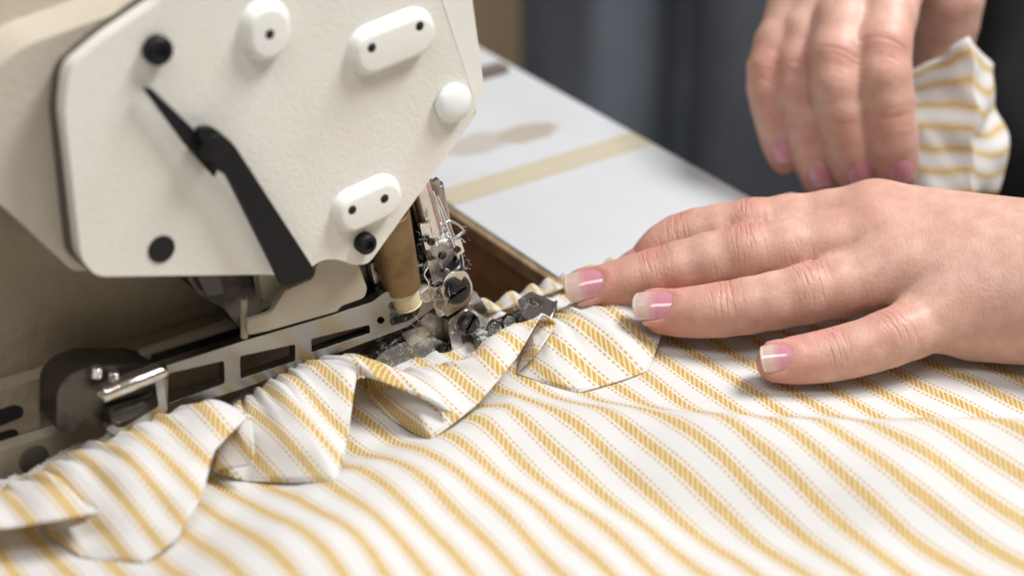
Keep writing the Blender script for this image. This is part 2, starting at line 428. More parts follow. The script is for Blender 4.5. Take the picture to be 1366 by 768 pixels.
o = ubox('cloth_scrap', Pq @ U - .9, Pq @ U + .7, Pq @ V - .25, Pq @ V + .35, .004, .3, 'scrap', None, .1)
o['label'] = 'small dark scrap at the far end of the tabletop'; o['category'] = 'scrap'

# something brown standing far behind the machine
Pb = PD(640, 30, 150)
bx = empty('cardboard_box', (Pb[0], Pb[1], -75), 'blurred brown cardboard box behind the machine head', 'box')
def wbox(name, c, s, mat, parent, bevel=.2):
    x, y, z = c; a, b, h = s
    vv = [(x + i * a / 2, y + j * b / 2, z + k * h / 2) for i in (-1, 1) for j in (-1, 1) for k in (-1, 1)]
    return mesh(name, vv, [[0, 1, 3, 2], [4, 6, 7, 5], [0, 4, 5, 1], [2, 3, 7, 6], [0, 2, 6, 4], [1, 5, 7, 3]], mat, parent, True, bevel=bevel)
wbox('carton', (Pb[0] - 2, Pb[1] + 10, -47), (13, 20, 56), 'card', bx)
wbox('lid', (Pb[0] - 2, Pb[1] + 10, -16.5), (14, 21, 5), 'tape', bx)

# ================================================================== overlock machine
mc = empty('overlock_machine', W(-5, 3, -.5), 'cream industrial overlock sewing machine with black lever and bright presser arm', 'sewing machine')
VP = -1.0
plate_px = [(92, 92), (140, 52), (222, -4), (240, -60), (575, -60), (588, 0), (635, 140), (634, 156), (492, 352), (472, 354), (450, 345), (424, 348), (400, 372), (364, 366), (128, 369), (108, 345), (86, 150)]
screw_hole = []
plate = vplate('face_plate', plate_px, VP, .45, 'cream', mc, r=.28, bevel=.09)
gk = [(84, 92), (134, 48), (214, -8), (232, -66), (560, -66), (575, 0), (622, 140), (622, 150), (485, 345), (430, 340), (366, 362), (122, 364), (97, 345), (76, 150)]
vplate('gasket', gk, VP + .46, .5, 'gasket', mc, r=.28, bevel=.03)
# bright cover that wraps the end of the head, right of the thin dark seam
vplate('end_cover', [(592, -60), (622, -60), (646, 118), (641, 133), (634, 136), (590, 2)], VP + .03, 5.0, 'white', mc, r=.06, bevel=.05)
# head housing behind the plate, in two steps
vplate('head_housing', [(-170, 60), (-40, 120), (30, 62), (235, -10), (260, -90), (570, -90), (570, 150), (470, 320), (370, 352), (120, 360), (98, 362), (0, 272), (-170, 150)], VP + .97, 2.2, 'housing', mc, r=.5, bevel=.25)
vplate('rear_housing', [(-260, -160), (560, -160), (560, 60), (420, 300), (100, 330), (-20, 262), (-260, 150)], 1.5, 7.0, 'housing', mc, r=.5, bevel=.5)
# bosses: proud pads, black discs painted in for the dark of their holes
def boss(pts, r_px, holes, h=.38):
    """pts are pad centres in the picture; the pad is the rounded hull of its ends on the plate plane"""
    q = [np.array(uz(*p, VP)) for p in pts]
    sc = np.linalg.norm(np.array(uz(pts[0][0] + 10, pts[0][1], VP)) - np.array(uz(pts[0][0] - 10, pts[0][1], VP))) / 20
    R_ = r_px * .021
    if len(q) == 1: lp = circ(q[0][0], q[0][1], R_[0] if hasattr(R_, '__len__') else R_ , None, 32)
    else:
        d = (q[1] - q[0]); d /= np.linalg.norm(d); nn = np.array([-d[1], d[0]]); a0 = math.atan2(nn[1], nn[0])
        lp = [tuple(q[0] + R_ * np.array([math.cos(a), math.sin(a)])) for a in np.linspace(a0, a0 + math.pi, 16)] + \
             [tuple(q[1] + R_ * np.array([math.cos(a), math.sin(a)])) for a in np.linspace(a0 + math.pi, a0 + 2 * math.pi, 16)]
    hl = [circ(*uz(*hp, VP), .115, None, 16)[::1] for hp in holes]
    loops = [lp] + hl
    v, f = prism_data(loops, lambda a, b, w: W(a, VP - h + w, b), h + .02)
    b = mesh('boss', v, f, 'cream', plate, True, bevel=.12)
    b.modifiers[0].segments = 4
    b.modifiers[0].width = .05 * S
    # soft shoulder under the pad
    for hp in holes:
        a, z_ = uz(*hp, VP); lathe('hole_shade_disc', W(a, VP - h * .25, z_), -V, [(0, .113), (.03, .113)], 'hole', b, 16, 0)
    return b
def soft_boss(pts, rad, holes, h=.34):
    """domed pad: rings of a stadium outline that shrink and round over towards the face"""
    q = [np.array(uz(*p, VP)) for p in pts]
    if len(q) == 1: q = [q[0] + np.array([0, .10]), q[0] - np.array([0, .10])]
    d = (q[1] - q[0]); d /= np.linalg.norm(d); nn = np.array([-d[1], d[0]]); a0 = math.atan2(nn[1], nn[0])
    ang = [(0, a) for a in np.linspace(a0, a0 + math.pi, 18)] + [(1, a) for a in np.linspace(a0 + math.pi, a0 + 2 * math.pi, 18)]
    vs_ = []; fs = []; N = len(ang)
    prof = [(1.16, -.01), (1.08, .035), (1.03, .10)] + [(1 - .30 * (1 - math.cos(x)), .10 + (h - .10) * math.sin(x)) for x in np.linspace(0.15, math.pi / 2, 8)]
    for s, hh in prof:
        for e, a in ang: p = q[e] + rad * s * np.array([math.cos(a), math.sin(a)]); vs_.append(W(p[0], VP - hh, p[1]))
    for j in range(len(prof) - 1):
        for i in range(N): fs.append([j * N + i, j * N + (i + 1) % N, (j + 1) * N + (i + 1) % N, (j + 1) * N + i])
    k = (len(prof) - 1) * N
    prof_top = len(vs_); q0 = (q[0] + q[1]) / 2; vs_.append(W(q0[0], VP - h, q0[1]))
    fs += [[k + i, k + (i + 1) % N, prof_top] for i in range(N)]
    b = mesh('boss', vs_, fs, 'white', plate, True)
    for hp in holes:
        a, z_ = uz(*hp, VP - h)
        lathe('hole_shade_disc', W(a, VP - h + .1, z_), -V, [(0, .125), (.104, .125), (.104, .01)], 'hole', b, 18, 0)
    return b
soft_boss([(352, 40)], .62, [(360, 46)])
soft_boss([(492, 66), (548, 44)], .60, [(496, 64), (560, 35)])
soft_boss([(468, 279), (506, 262)], .56, [(470, 280), (513, 265)])
a, z_ = uz(602, 136, VP); lathe('milky_plug', W(a, VP, z_), -V, [(0, .54), (.12, .55), (.24, .49), (.31, .36), (.345, .14), (.35, .01)], 'lens', plate, 32, 0)
for (x, y, r) in ((207, 65, .36), (484, 322, .29)):
    a, z_ = uz(x, y, VP); socket_screw('screw', W(a, VP, z_), -V, r, .32, 'black', plate)
a, z_ = uz(215, 332, VP); lathe('plate_hole_shade', W(a, VP - .012, z_), -V, [(0, .36), (.02, .36), (.02, .3), (.012, .1)], 'hole', plate, 28, 0)  # flat disc, the dark of a hole in the plate painted black
# black hand lever on its pivot
lev = vplate('lever', [(262, 172), (286, 170), (312, 192), (424, 366), (379, 385), (303, 234), (286, 226)], VP - .55, .22, 'black', mc, r=.22, bevel=.04)
vplate('lever_blade', [(192, 119), (203, 119), (258, 172), (292, 222), (286, 237), (246, 192)], VP - .32, .12, 'black', lev, r=.03, bevel=.02)
a, z_ = uz(287, 198, VP - .55); lathe('pivot_cap', W(a, VP, z_), -V, [(0, .36), (.58, .36), (.60, .33), (.60, .05)], 'black', lev, 28, 0)
# putty-coloured looper guard below the plate, with dark works behind it
vplate('looper_guard', [(362, 418), (330, 428), (330, 447), (358, 441), (450, 415), (455, 408), (486, 397), (490, 385), (478, 352), (460, 344), (424, 350), (418, 372), (380, 388)], -.62, .18, 'putty', mc, r=.12, bevel=.03)
vplate('dark_works_block', [(245, 362), (390, 352), (376, 400), (332, 424), (330, 448), (318, 436), (300, 412), (264, 392)], .5, 1.0, 'darksteel', mc, r=.15, bevel=.06)
vplate('dark_works_block', [(385, 330), (500, 330), (515, 400), (455, 425), (380, 420)], .6, 1.2, 'darksteel', mc, r=.1, bevel=.06)
vplate('pawl', [(345, 366), (374, 366), (372, 392), (352, 402)], .0, .4, 'putty', mc, r=.1, bevel=.05)
vplate('pawl', [(262, 366), (292, 366), (300, 392), (276, 396)], .1, .5, 'blacksteel', mc, r=.15, bevel=.05)
rod('stop_pin', PV(325, 398, -.2), PV(326, 450, -.2), .10, 'putty', mc)
vplate('backing_plate', [(178, 482), (192, 472), (318, 428), (470, 392), (520, 372), (520, 392), (360, 440), (196, 490)], .9, .3, 'putty', mc, r=.12, bevel=.03)
vplate('black_bar', [(190, 500), (330, 455), (520, 392), (520, 380), (330, 446), (186, 490)], .42, .28, 'hole', mc, r=.02, bevel=.02)  # thin bar in flat black behind the arm
# main lower casting
vplate('lower_casting', [(-260, 150), (430, 240), (560, 330), (560, 470), (330, 520), (150, 560), (-260, 690)], 2.3, 6.0, 'cast', mc, r=.3, bevel=.3)
vplate('casting_ledge', [(-260, 560), (0, 520), (330, 420), (420, 395), (560, 385), (560, 470), (330, 520), (120, 585), (-260, 690)], 1.75, .54, 'cast', mc, r=.2, bevel=.12)
bp = vplate('base_plate', [(-120, 640), (0, 601), (118, 565), (330, 505), (330, 560), (120, 640), (0, 690), (-120, 730)], 1.28, .44, 'putty', mc, r=.05, bevel=.05)
a, z_ = uz(45, 612, 1.28); lathe('inspection_plug', W(a, 1.28, z_), -V, [(0, .41), (.03, .41), (.05, .38), (.05, .1)], 'gasket', bp, 28, 0)
vplate('slot_shade_patch', [(-30, 556), (20, 540), (32, 544), (30, 556), (0, 568), (-30, 578)], 1.72, .05, 'hole', mc, r=.12, bevel=.01)  # black sheets laid on the ledge, painting the dark inside slots
vplate('slot_shade_patch', [(-30, 586), (18, 572), (26, 576), (20, 586), (-30, 602)], 1.72, .05, 'hole', mc, r=.1, bevel=.01)
vplate('rusty_recess', [(50, 536), (66, 518), (84, 520), (82, 565), (56, 572)], 1.71, .06, 'oldsteel', mc, r=.15, bevel=.02)
# presser arm: pierced bright bar
arm_px = [(212, 491), (330, 453), (440, 421), (496, 403), (516, 388), (530, 396), (552, 384), (566, 378), (588, 386), (590, 402), (566, 420), (540, 437), (462, 466), (330, 516), (226, 549)]
arm = vplate('presser_arm', arm_px, -.06, .34, 'armsteel', mc, r=.1, bevel=.045, holes=[
    ([(224, 498), (299, 481), (300, 511), (224, 538)], .08), ([(320, 475), (394, 459), (394, 481), (321, 505)], .08),
    ([(415, 452), (493, 433), (494, 444), (416, 470)], .07), (circ(508, 427, 5, None, 14), 0), ([(518, 404), (556, 392), (562, 404), (558, 419), (545, 428), (521, 435)], .12)])
vplate('arm_pocket', [(512, 400), (566, 382), (570, 420), (515, 440)], .265, .2, 'linty', arm, r=.1, bevel=.03)
vplate('arm_rail', [(214, 492), (330, 455), (440, 423), (500, 402), (500, 396), (440, 416), (330, 447), (212, 484)], .27, .5, 'blacksteel', arm, r=.03, bevel=.03)
# pivot block that carries the arm
pb = vplate('pivot_block', [(76, 578), (76, 520), (92, 500), (122, 488), (186, 487), (216, 493), (218, 544), (160, 578), (120, 566), (100, 574)], .1, 1.1, 'darksteel', mc, r=.22, bevel=.07)
v_, f_ = join([tube_data(catmull([PV(136, 527, -.45), PV(176, 511, -.5), PV(220, 494, -.4)], 6), .2, 14)]); mesh('bright_edge', v_, f_, 'steel', pb)
rod('pivot_drum', PV(142, 556, -.05), PV(208, 534, .07), .30, 'darksteel', pb, bevel=.08)
vplate('strap', [(128, 524), (216, 489), (224, 548), (160, 584), (140, 572), (150, 566), (162, 572), (212, 542), (207, 507), (138, 534)], -.42, .3, 'oldsteel', pb, r=.1, bevel=.05)
for x, y in ((128, 494), (150, 500)): rod('set_screw', PV(x, y + 8, -.02), PV(x + 1, y - 5, -.02), .15, 'steel', pb)
# brass guide and its ivory collar
gd = rod('brass_guide', PV(515, 285, .15), PV(536, 384, .15), .66, 'brass', mc, r2=.55, bevel=.06)
rod('ivory_collar', PV(536, 380, .14), PV(543, 404, .14), .44, 'ivory', gd, r2=.40, bevel=.03)
lathe('collar_lip', PV(543, 404, .14), PV(543, 404, .14) - PV(536, 380, .14), [(0, .43), (.05, .43)], 'ivory', gd, 24, .02)
# needle bars, clamps and links (each piece of the works)
nb = rod('needle_bar', PV(556, 232, .5), PV(588, 352, .5), .36, 'steel', mc, bevel=.03)
rod('needle_bar', PV(580, 246, .9), PV(604, 366, .9), .24, 'oldsteel', mc, bevel=.03)
cl_ = lathe('needle_clamp', PV(578, 312, .45), PV(586, 345, .45) - PV(578, 312, .45), [(0, .42), (.1, .5), (.55, .5), (.62, .42), (.95, .40), (1.0, .3)], 'linty', mc, 28, .03)
vplate('clamp_jaw', [(568, 338), (604, 330), (612, 356), (612, 384), (590, 392), (574, 372)], .2, .6, 'linty', mc, r=.1, bevel=.05)
vplate('side_rib', [(598, 336), (612, 332), (617, 378), (604, 384)], .35, .3, 'steel', mc, r=.04, bevel=.03)
vplate('hook_strip', [(577, 244), (586, 238), (591, 262), (583, 267)], .3, .15, 'oldsteel', mc, r=.03, bevel=.02)
lk = vplate('upper_link', [(592, 372), (602, 362), (622, 361), (631, 380), (629, 402), (610, 414), (594, 424)], -.35, .3, 'steel', mc, r=.16, bevel=.04)
rod('link_boss', PV(607, 385, -.34), PV(601, 379, .5), .46, 'darksteel', lk, bevel=.05)
slot_screw('screw', PV(607, 386, -.36), -V, .31, .2, 'blacksteel', lk, .3)
ll = vplate('lower_link', [(598, 428), (624, 408), (648, 424), (682, 456), (648, 476), (618, 490), (612, 462), (600, 452)], -.22, .28, 'oldsteel', mc, r=.08, bevel=.04)
slot_screw('screw', PV(622, 429, -.23), -V, .32, .2, 'blacksteel', ll, .9)
lathe('washer', PV(622, 429, -.225), -V, [(0, .40), (.04, .40)], 'steel', ll, 26, .01)
ft = vplate('foot_body', [(492, 488), (510, 470), (548, 452), (566, 448), (590, 455), (608, 462), (616, 488), (590, 492), (545, 492)], -.1, .7, 'linty', mc, r=.15, bevel=.08)
slot_screw('screw', PV(590, 469, -.12), -V, .22, .15, 'blacksteel', ft, 1.2)
vplate('foot_spring', [(470, 480), (560, 440), (600, 420), (606, 432), (566, 456), (500, 486)], .35, .2, 'linty', mc, r=.08, bevel=.03)
vplate('cutter_guard', [(540, 445), (572, 416), (590, 424), (602, 446), (596, 466), (574, 462), (556, 452)], .12, .1, 'linty', mc, r=.1, bevel=.03)
vplate('knife_blade', [(624, 384), (634, 388), (651, 414), (648, 422), (624, 424)], .4, .25, 'steel', mc, r=.05, bevel=.03)
for px_, v0, th, mt in (
    ([(560, 300), (572, 297), (580, 330), (568, 334)], .1, .12, 'steel'), ([(584, 360), (592, 356), (598, 384), (590, 390)], .0, .2, 'steel'),
    ([(570, 350), (584, 346), (590, 372), (578, 380)], -.05, .12, 'oldsteel'), ([(604, 322), (614, 318), (620, 336), (610, 342)], .1, .2, 'steel'),
    ([(552, 386), (572, 380), (590, 388), (588, 400), (566, 404)], -.08, .07, 'steel'), ([(494, 352), (508, 346), (514, 372), (500, 380)], .3, .2, 'oldsteel'),
    ([(500, 384), (514, 376), (516, 388), (504, 396)], .2, .15, 'blacksteel')):
    vplate('works_plate', px_, v0, th, mt, mc, r=.05, bevel=.025)
for x, y, v0, r0 in ((589, 340, .0, .12), (574, 322, .0, .11), (609, 332, .0, .1), (506, 360, .25, .12)): slot_screw('screw', PV(x, y, v0), -V, r0, .09, 'blacksteel', mc, random.uniform(0, 3))
lathe('knurled_nut', PV(598, 352, .05), PV(604, 372, .05) - PV(598, 352, .05), [(0, .34), (.06, .4), (.2, .4), (.26, .36), (.32, .4), (.5, .4)], 'blacksteel', mc, 26, .02)
vplate('works_shade_back', [(545, 262), (586, 268), (606, 330), (616, 400), (640, 440), (560, 452), (520, 340)], .98, .5, 'darksteel', mc, r=.1, bevel=.08)  # added dark block, giving the gaps between the works their shade by colour
for px_, v0, th, mt in (
    ([(536, 446), (566, 434), (574, 446), (548, 462)], -.12, .1, 'oldsteel'), ([(600, 446), (612, 440), (618, 462), (614, 486), (604, 470)], -.3, .1, 'steel'),
    ([(640, 428), (662, 446), (680, 458), (664, 466), (640, 446)], -.3, .1, 'oldsteel'), ([(576, 404), (592, 398), (600, 416), (586, 424)], -.1, .12, 'steel')):
    vplate('works_plate', px_, v0, th, mt, mc, r=.06, bevel=.03)
# presser foot: long shoe lying on the cloth with an upturned toe
ps = empty('presser_foot', W(1.5, .3, 0)); ps.parent = mc; ps.matrix_parent_inverse = Matrix.Translation(Vector(-WL[mc.name] * S))
def tplate(name, px, z, thick, mat, parent, r=.08, bevel=.03, tilt=None, holes=()):
    conv = lambda q: tuple(PZ(q[0], q[1], z)[:2])
    loops = [rounded([conv(q) for q in px], r)] + [rounded([conv(q) for q in h], .06) for h in holes]
    v, f = prism_data(loops, lambda a, b, w: np.array([a, b, z - w]), thick)
    return mesh(name, v, [q[::-1] for q in f], mat, parent, True, bevel=bevel)
tplate('shoe', [(628, 440), (690, 412), (716, 420), (712, 432), (640, 462)], .55, .25, 'linty', ps)
tplate('toe', [(690, 400), (708, 388), (744, 404), (730, 434), (700, 424)], .85, .3, 'oldsteel', ps, holes=[[(700, 402), (711, 395), (728, 403), (719, 416)]])
tplate('toe_plate', [(696, 402), (710, 393), (734, 404), (724, 424)], .62, .1, 'steel', ps)
tube('toe_wire', [PZ(742, 402, .95), PZ(738, 416, .9), PZ(727, 440, .7)], .05, 'steel', ps)
tube('foot_loop', catmull([PZ(650, 440, .7), PZ(656, 428, 1.0), PZ(668, 430, .95), PZ(672, 440, .7)], 6), .05, 'blacksteel', ps)
tube('foot_loop', catmull([PZ(668, 432, .7), PZ(676, 420, .95), PZ(688, 422, .95), PZ(690, 432, .7)], 6), .05, 'blacksteel', ps)
# thread guides and threads
tube('wire_guide', catmull([PV(582, 306, .2), PV(600, 295, .2), PV(618, 307, .15), PV(605, 320, .1), PV(604, 332, .1), PV(613, 348, .1)], 5), .05, 'wire', mc)
tube('wire_guide', catmull([PV(569, 268, .2), PV(570, 288, .2), PV(584, 306, .2), PV(588, 318, .2)], 5), .04, 'wire', mc)
tube('thread', catmull([PV(578, 256, .1), PV(590, 286, .05), PV(602, 318, 0), PV(613, 350, 0)], 5), .022, 'thread', mc)
tube('thread', catmull([PV(584, 262, .1), PV(600, 300, .2), PV(616, 340, .3), PV(619, 366, .3)], 5), .018, 'thread', mc)
tube('thread', catmull([PV(574, 352, 0), PV(566, 366, -.1), PV(572, 380, -.1), PV(560, 392, -.1)], 5), .018, 'thread', mc)
# lint: a fuzz of short fibres caught on the works
parts = []
spots = [(575, 315, .0, 18), (592, 330, 0, 16), (610, 318, .1, 12), (566, 355, .0, 12), (578, 380, -.1, 14), (614, 360, .2, 8), (540, 428, .2, 14), (556, 424, .2, 8), (560, 470, -.15, 24), (530, 480, -.2, 20), (520, 462, .2, 16),
         (598, 395, -.3, 10), (620, 445, -.2, 10), (655, 436, -.6, 16), (675, 428, -.6, 14), (700, 410, -.6, 12), (612, 350, .2, 8), (575, 290, .3, 10), (640, 470, -.3, 10)]
for (x, y, v, rad) in spots:
    for _ in range(17):
        p0 = PV(x + random.gauss(0, rad * .6), y + random.gauss(0, rad * .5), v - .12 + random.gauss(0, .12))
        pts = [p0]; d = np.random.normal(0, 1, 3)
        for _k in range(5): d = d + np.random.normal(0, .7, 3); pts.append(pts[-1] + d / np.linalg.norm(d) * random.uniform(.02, .07))
        parts.append(tube_data(pts, random.uniform(.0025, .0055), 3))
v_, f_ = join(parts); mesh('lint', v_, f_, 'lint', mc, True, kind='stuff', label='grey lint fibres caught on the needle works')

# ================================================================== striped fabric
fab = empty('striped_fabric', W(-2, -3, .05), 'white cotton fabric with gold stripes and a pleated ruffle being sewn', 'fabric')
xs = np.arange(-20, 19.01, .13)
ys = np.arange(-19, 6.01, .10)
GX, GY = np.meshgrid(xs, ys, indexing='ij')
yv = np.interp(GX, [PZ(400, 640)[0], PZ(680, 523)[0], PZ(1000, 556)[0], PZ(1366, 574)[0]], [PZ(400, 640)[1], PZ(680, 523)[1], PZ(1000, 556)[1], PZ(1366, 574)[1]])
def sstep(a, b, x): s = np.clip((x - a) / (b - a), 0, 1); return s * s * (3 - 2 * s)
q = yv - GY
k1 = np.interp(GX, [-9, -1, 3, 8, 15], [.3, .55, .8, 1.15, 1.6])
Hm = k1 * sstep(-.25, 2.3, q) * (1 - .82 * sstep(2.1, 6.2, q))
def gb(px, py, a, b, h, rot=0):
    P = PZ(px, py); dx_, dy_ = GX - P[0], GY - P[1]; c, s = math.cos(rot), math.sin(rot)
    return h * np.exp(-((dx_ * c + dy_ * s) / a) ** 2 - ((-dx_ * s + dy_ * c) / b) ** 2)
Hz = .12 + Hm + gb(420, 800, 5, 2.6, 1.2, .35) + gb(640, 690, 3.5, 1.2, .35, -.3) - gb(900, 700, 4, 1.0, .25, -.5) + gb(1200, 700, 5, 1.3, .3, -.45) + gb(620, 570, 1.6, .6, .15, -.6)
Hz += .03 * np.sin(GX * .9 + GY * 1.7) + .018 * np.sin(GX * 2.1 - GY * 1.1 + 1) + .008 * np.sin(GX * 3.7 + GY * 4.3)
Hz += .05 * sstep(.8, 3, q) * np.sin(GX * 1.05 - GY * .8 + 2.0)
vv = GX * V[0] + GY * V[1]; uu = GX * U[0] + GY * U[1]
puck = sstep(-1.6, .9, vv); Hz += puck * (.07 * np.sin(uu * 7) + .05 * np.sin(uu * 11.3 + 2))
Hz = np.where(uu > 12.3, Hz - (uu - 12.3) * 1.2, Hz)
# flat-cloth coordinate: arc length measured down the slope
dz = np.gradient(Hz, axis=1); dy = np.gradient(GY, axis=1); yl = np.cumsum(np.sqrt(dz ** 2 + dy ** 2), axis=1); yl = yl - yl[:, [-1]] + GY[:, [-1]]
dzx = np.gradient(Hz, axis=0); 
UVu = GX * U[0] + yl * U[1]; UVv = GX * V[0] + yl * V[1]
n0, n1 = GX.shape
idx = np.arange(n0 * n1).reshape(n0, n1)
Q = np.stack([idx[:-1, :-1], idx[1:, :-1], idx[1:, 1:], idx[:-1, 1:]], -1).reshape(-1, 4)
edge = .95 + .06 * np.sin(uu * 9) + .04 * np.sin(uu * 5.1)
keep = ((vv < edge) & (uu < 13.4) & (uu > -19)).ravel()
Q = Q[keep[Q].all(1)]
use = np.unique(Q); rm = np.full(n0 * n1, -1); rm[use] = np.arange(len(use))
pv_ = np.stack([GX, GY, Hz], -1).reshape(-1, 3)[use]; uv_ = np.stack([UVu, UVv], -1).reshape(-1, 2)[use]
pan = mesh('panel', pv_, rm[Q], 'cotton', fab, True, uv=uv_)
sm = pan.modifiers.new('thick', 'SOLIDIFY'); sm.thickness = .035 * S; sm.offset = -1

def rv(x, y, z): return PZ(x, y, z)
ruf = [  # (seam x, y, z), (hem x, y, z)
 ((-70, 690, .3), (-70, 712, 1.3)), ((-20, 664, .35), (20, 702, 1.3)), ((10, 652, .45), (80, 692, 1.5)), ((24, 646, .4), (132, 682, 1.55)), ((28, 644, .3), (100, 700, .9)),
 ((30, 643, .25), (62, 708, .55)), ((36, 640, .25), (112, 742, .45)), ((52, 630, .3), (190, 750, .45)),
 ((90, 606, .4), (235, 716, 1.0)), ((128, 588, .5), (268, 660, 1.35)), ((190, 566, .9), (285, 600, 1.5)), ((250, 547, 1.2), (332, 554, 1.65)),
 ((290, 548, .9), (337, 616, 1.1)), ((312, 542, .4), (286, 626, .55)), ((322, 534, .3), (330, 640, .45)), ((344, 515, .35), (446, 640, .4)),
 ((368, 502, .5), (461, 592, .85)), ((392, 491, .8), (475, 500, 1.4)), ((430, 482, 1.0), (505, 506, 1.5)), ((462, 482, 1.0), (560, 528, 1.35)), ((478, 488, .7), (602, 549, 1.1)), ((484, 492, .5), (545, 540, .6)),
 ((488, 494, .35), (488, 524, .45)), ((496, 496, .3), (520, 556, .4)), ((508, 496, .35), (574, 584, .3)), ((550, 496, .5), (636, 538, .9)), ((612, 486, .8), (688, 476, 1.25)),
 ((664, 448, 1.0), (722, 419, 1.6)), ((700, 430, .8), (740, 432, 1.1)), ((706, 440, .6), (716, 470, .8)), ((708, 444, .4), (690, 497, .45)), ((716, 438, .35), (735, 512, .4)), ((724, 432, .35), (774, 522, .28)), ((745, 415, .4), (862, 494, .3)),
 ((770, 402, .5), (884, 436, .5)), ((800, 392, .5), (900, 420, .6)), ((860, 378, .4), (960, 410, .5)), ((960, 350, .4), (1040, 400, .5))]
def cloth_z(x, y): return Hz[int(np.clip(round((x - xs[0]) / .13), 0, len(xs) - 1)), int(np.clip(round((y - ys[0]) / .10), 0, len(ys) - 1))]
def hem_pt(x, y, z):
    if z < .5:
        for _ in range(6): p = rv(x, y, z); z = .5 * z + .5 * (cloth_z(p[0], p[1]) + .03)
    return rv(x, y, z)
Sm = np.array([rv(*a) for a, b in ruf]); Hm_ = np.array([hem_pt(*b) for a, b in ruf])
def chord_spline(P, m):
    c = catmull(P, m); P = np.array(P); l = np.vstack([P[i] + (P[i + 1] - P[i]) * j / m for i in range(len(P) - 1) for j in range(m)] + [P[-1]])
    return .3 * c + .7 * l
MR = 16
Sc, Hc = chord_spline(Sm, MR), chord_spline(Hm_, MR)
NT_ = 34
tt = np.linspace(0, 1, NT_)
acc = np.concatenate([[0], np.cumsum(np.linalg.norm(np.diff(.35 * Sc + .65 * Hc, axis=0), axis=1))])
RV = []; RU = []
for i in range(len(Sc)):
    a, b = Sc[i], Hc[i]; L = np.linalg.norm(b - a)
    gath = np.exp(-tt * 4) * .13 * (math.sin(acc[i] * 9) + .5 * math.sin(acc[i] * 15.3 + 1)) * np.minimum(1, tt * 8)
    bul = np.sin(np.pi * tt ** .8) * (.13 * L) + gath
    P = a[None] * (1 - tt[:, None]) + b[None] * tt[:, None]; P[:, 2] += bul
    pu, pw = P @ U, P @ V; env = np.minimum(1, tt * 3) * np.minimum(1, (1 - tt) * 4 + .35)
    P[:, 2] += env * (.08 * np.sin(pu * 1.7 + pw * 1.1) + .05 * np.sin(pu * 2.9 - pw * 1.6 + 1.2) + .018 * np.sin(pu * 6.1 + pw * 2.7 + 2.2))
    # rolled hem: a small lip at the last centimetre
    RV.append(P); RU.append(np.stack([P @ U * 1.05 + P[:, 2] * .35 + .25 * np.sin(acc[i] * .8), (P @ V) - P[:, 2] * .3], -1))
RV = np.array(RV); RU = np.array(RU)
n0, n1 = RV.shape[:2]; idx = np.arange(n0 * n1).reshape(n0, n1)
Q = np.stack([idx[:-1, :-1], idx[:-1, 1:], idx[1:, 1:], idx[1:, :-1]], -1).reshape(-1, 4)
rf = mesh('ruffle', RV.reshape(-1, 3), Q, 'cotton', fab, True, uv=RU.reshape(-1, 2))
sm = rf.modifiers.new('thick', 'SOLIDIFY'); sm.thickness = .05 * S; sm.offset = 0
# hem fold: a narrow doubled edge
hb = tube('hem', [p for p in Hc], .034, 'cotton', rf, 8)
l = hb.data.uv_layers.new(name='UVMap'); n_ = len(Hc)
ii = np.empty(len(hb.data.loops), int); hb.data.loops.foreach_get('vertex_index', ii)
l.data.foreach_set('uv', RU[np.minimum(ii // 8, n_ - 1), -1].ravel())
# overlocked edge: thread looped along the seam
def stitching(P, amp, pitch):
    seg = np.concatenate([[0], np.cumsum(np.linalg.norm(np.diff(P, axis=0), axis=1))]); T_ = np.arange(0, seg[-1], pitch / 8)
    C_ = np.stack([np.interp(T_, seg, P[:, k]) for k in range(3)], -1); th = T_ / pitch * 2 * math.pi
    jit = .25 * np.sin(T_ * 13.7) + .2 * np.sin(T_ * 31)
    return C_ - V * ((np.cos(th) * amp * (1 + jit) - amp * .2)[:, None]) + Z * (np.sin(th) * .07 + .05)[:, None]
ip = lambda L_: np.array([rv(*p) for p in L_])
for seam in ([(-60, 688, .38), (0, 655, .45), (30, 642, .5), (90, 606, .55), (136, 586, .6)], [(312, 542, .45), (326, 530, .45), (352, 510, .5), (392, 490, .6)]):
    tube('overlock_stitch', stitching(catmull(ip(seam), 10), .13, .075), .017, 'thread', fab, 4)
# gathered heading past the foot: a row of small scallops
gp = catmull(ip([(610, 408, .2), (650, 412, .25), (690, 400, .3), (740, 382, .3), (790, 366, .3), (840, 350, .3)]), 24)
segl = np.concatenate([[0], np.cumsum(np.linalg.norm(np.diff(gp, axis=0), axis=1))])
GV = []; GU = []
for i, p in enumerate(gp):
    w = .5 + .5 * math.sin(segl[i] * 8.5 + .8 * math.sin(segl[i] * 2.1)); w = w ** .6
    for j, s in enumerate(np.linspace(0, 1, 10)):
        GV.append(p + V * (.55 * (s - .35) * (.75 + .35 * w)) + Z * (.34 * w * math.sin(math.pi * min(1, s * 1.02)) + .02) - V * .1); GU.append((segl[i] * 2.6, s * .9))
n0, n1 = len(gp), 10; idx = np.arange(n0 * n1).reshape(n0, n1)
Q = np.stack([idx[:-1, :-1], idx[1:, :-1], idx[1:, 1:], idx[:-1, 1:]], -1).reshape(-1, 4)
gh = mesh('gathered_edge', GV, Q, 'cotton', fab, True, uv=GU)
sm = gh.modifiers.new('thick', 'SOLIDIFY'); sm.thickness = .04 * S; sm.offset = 0

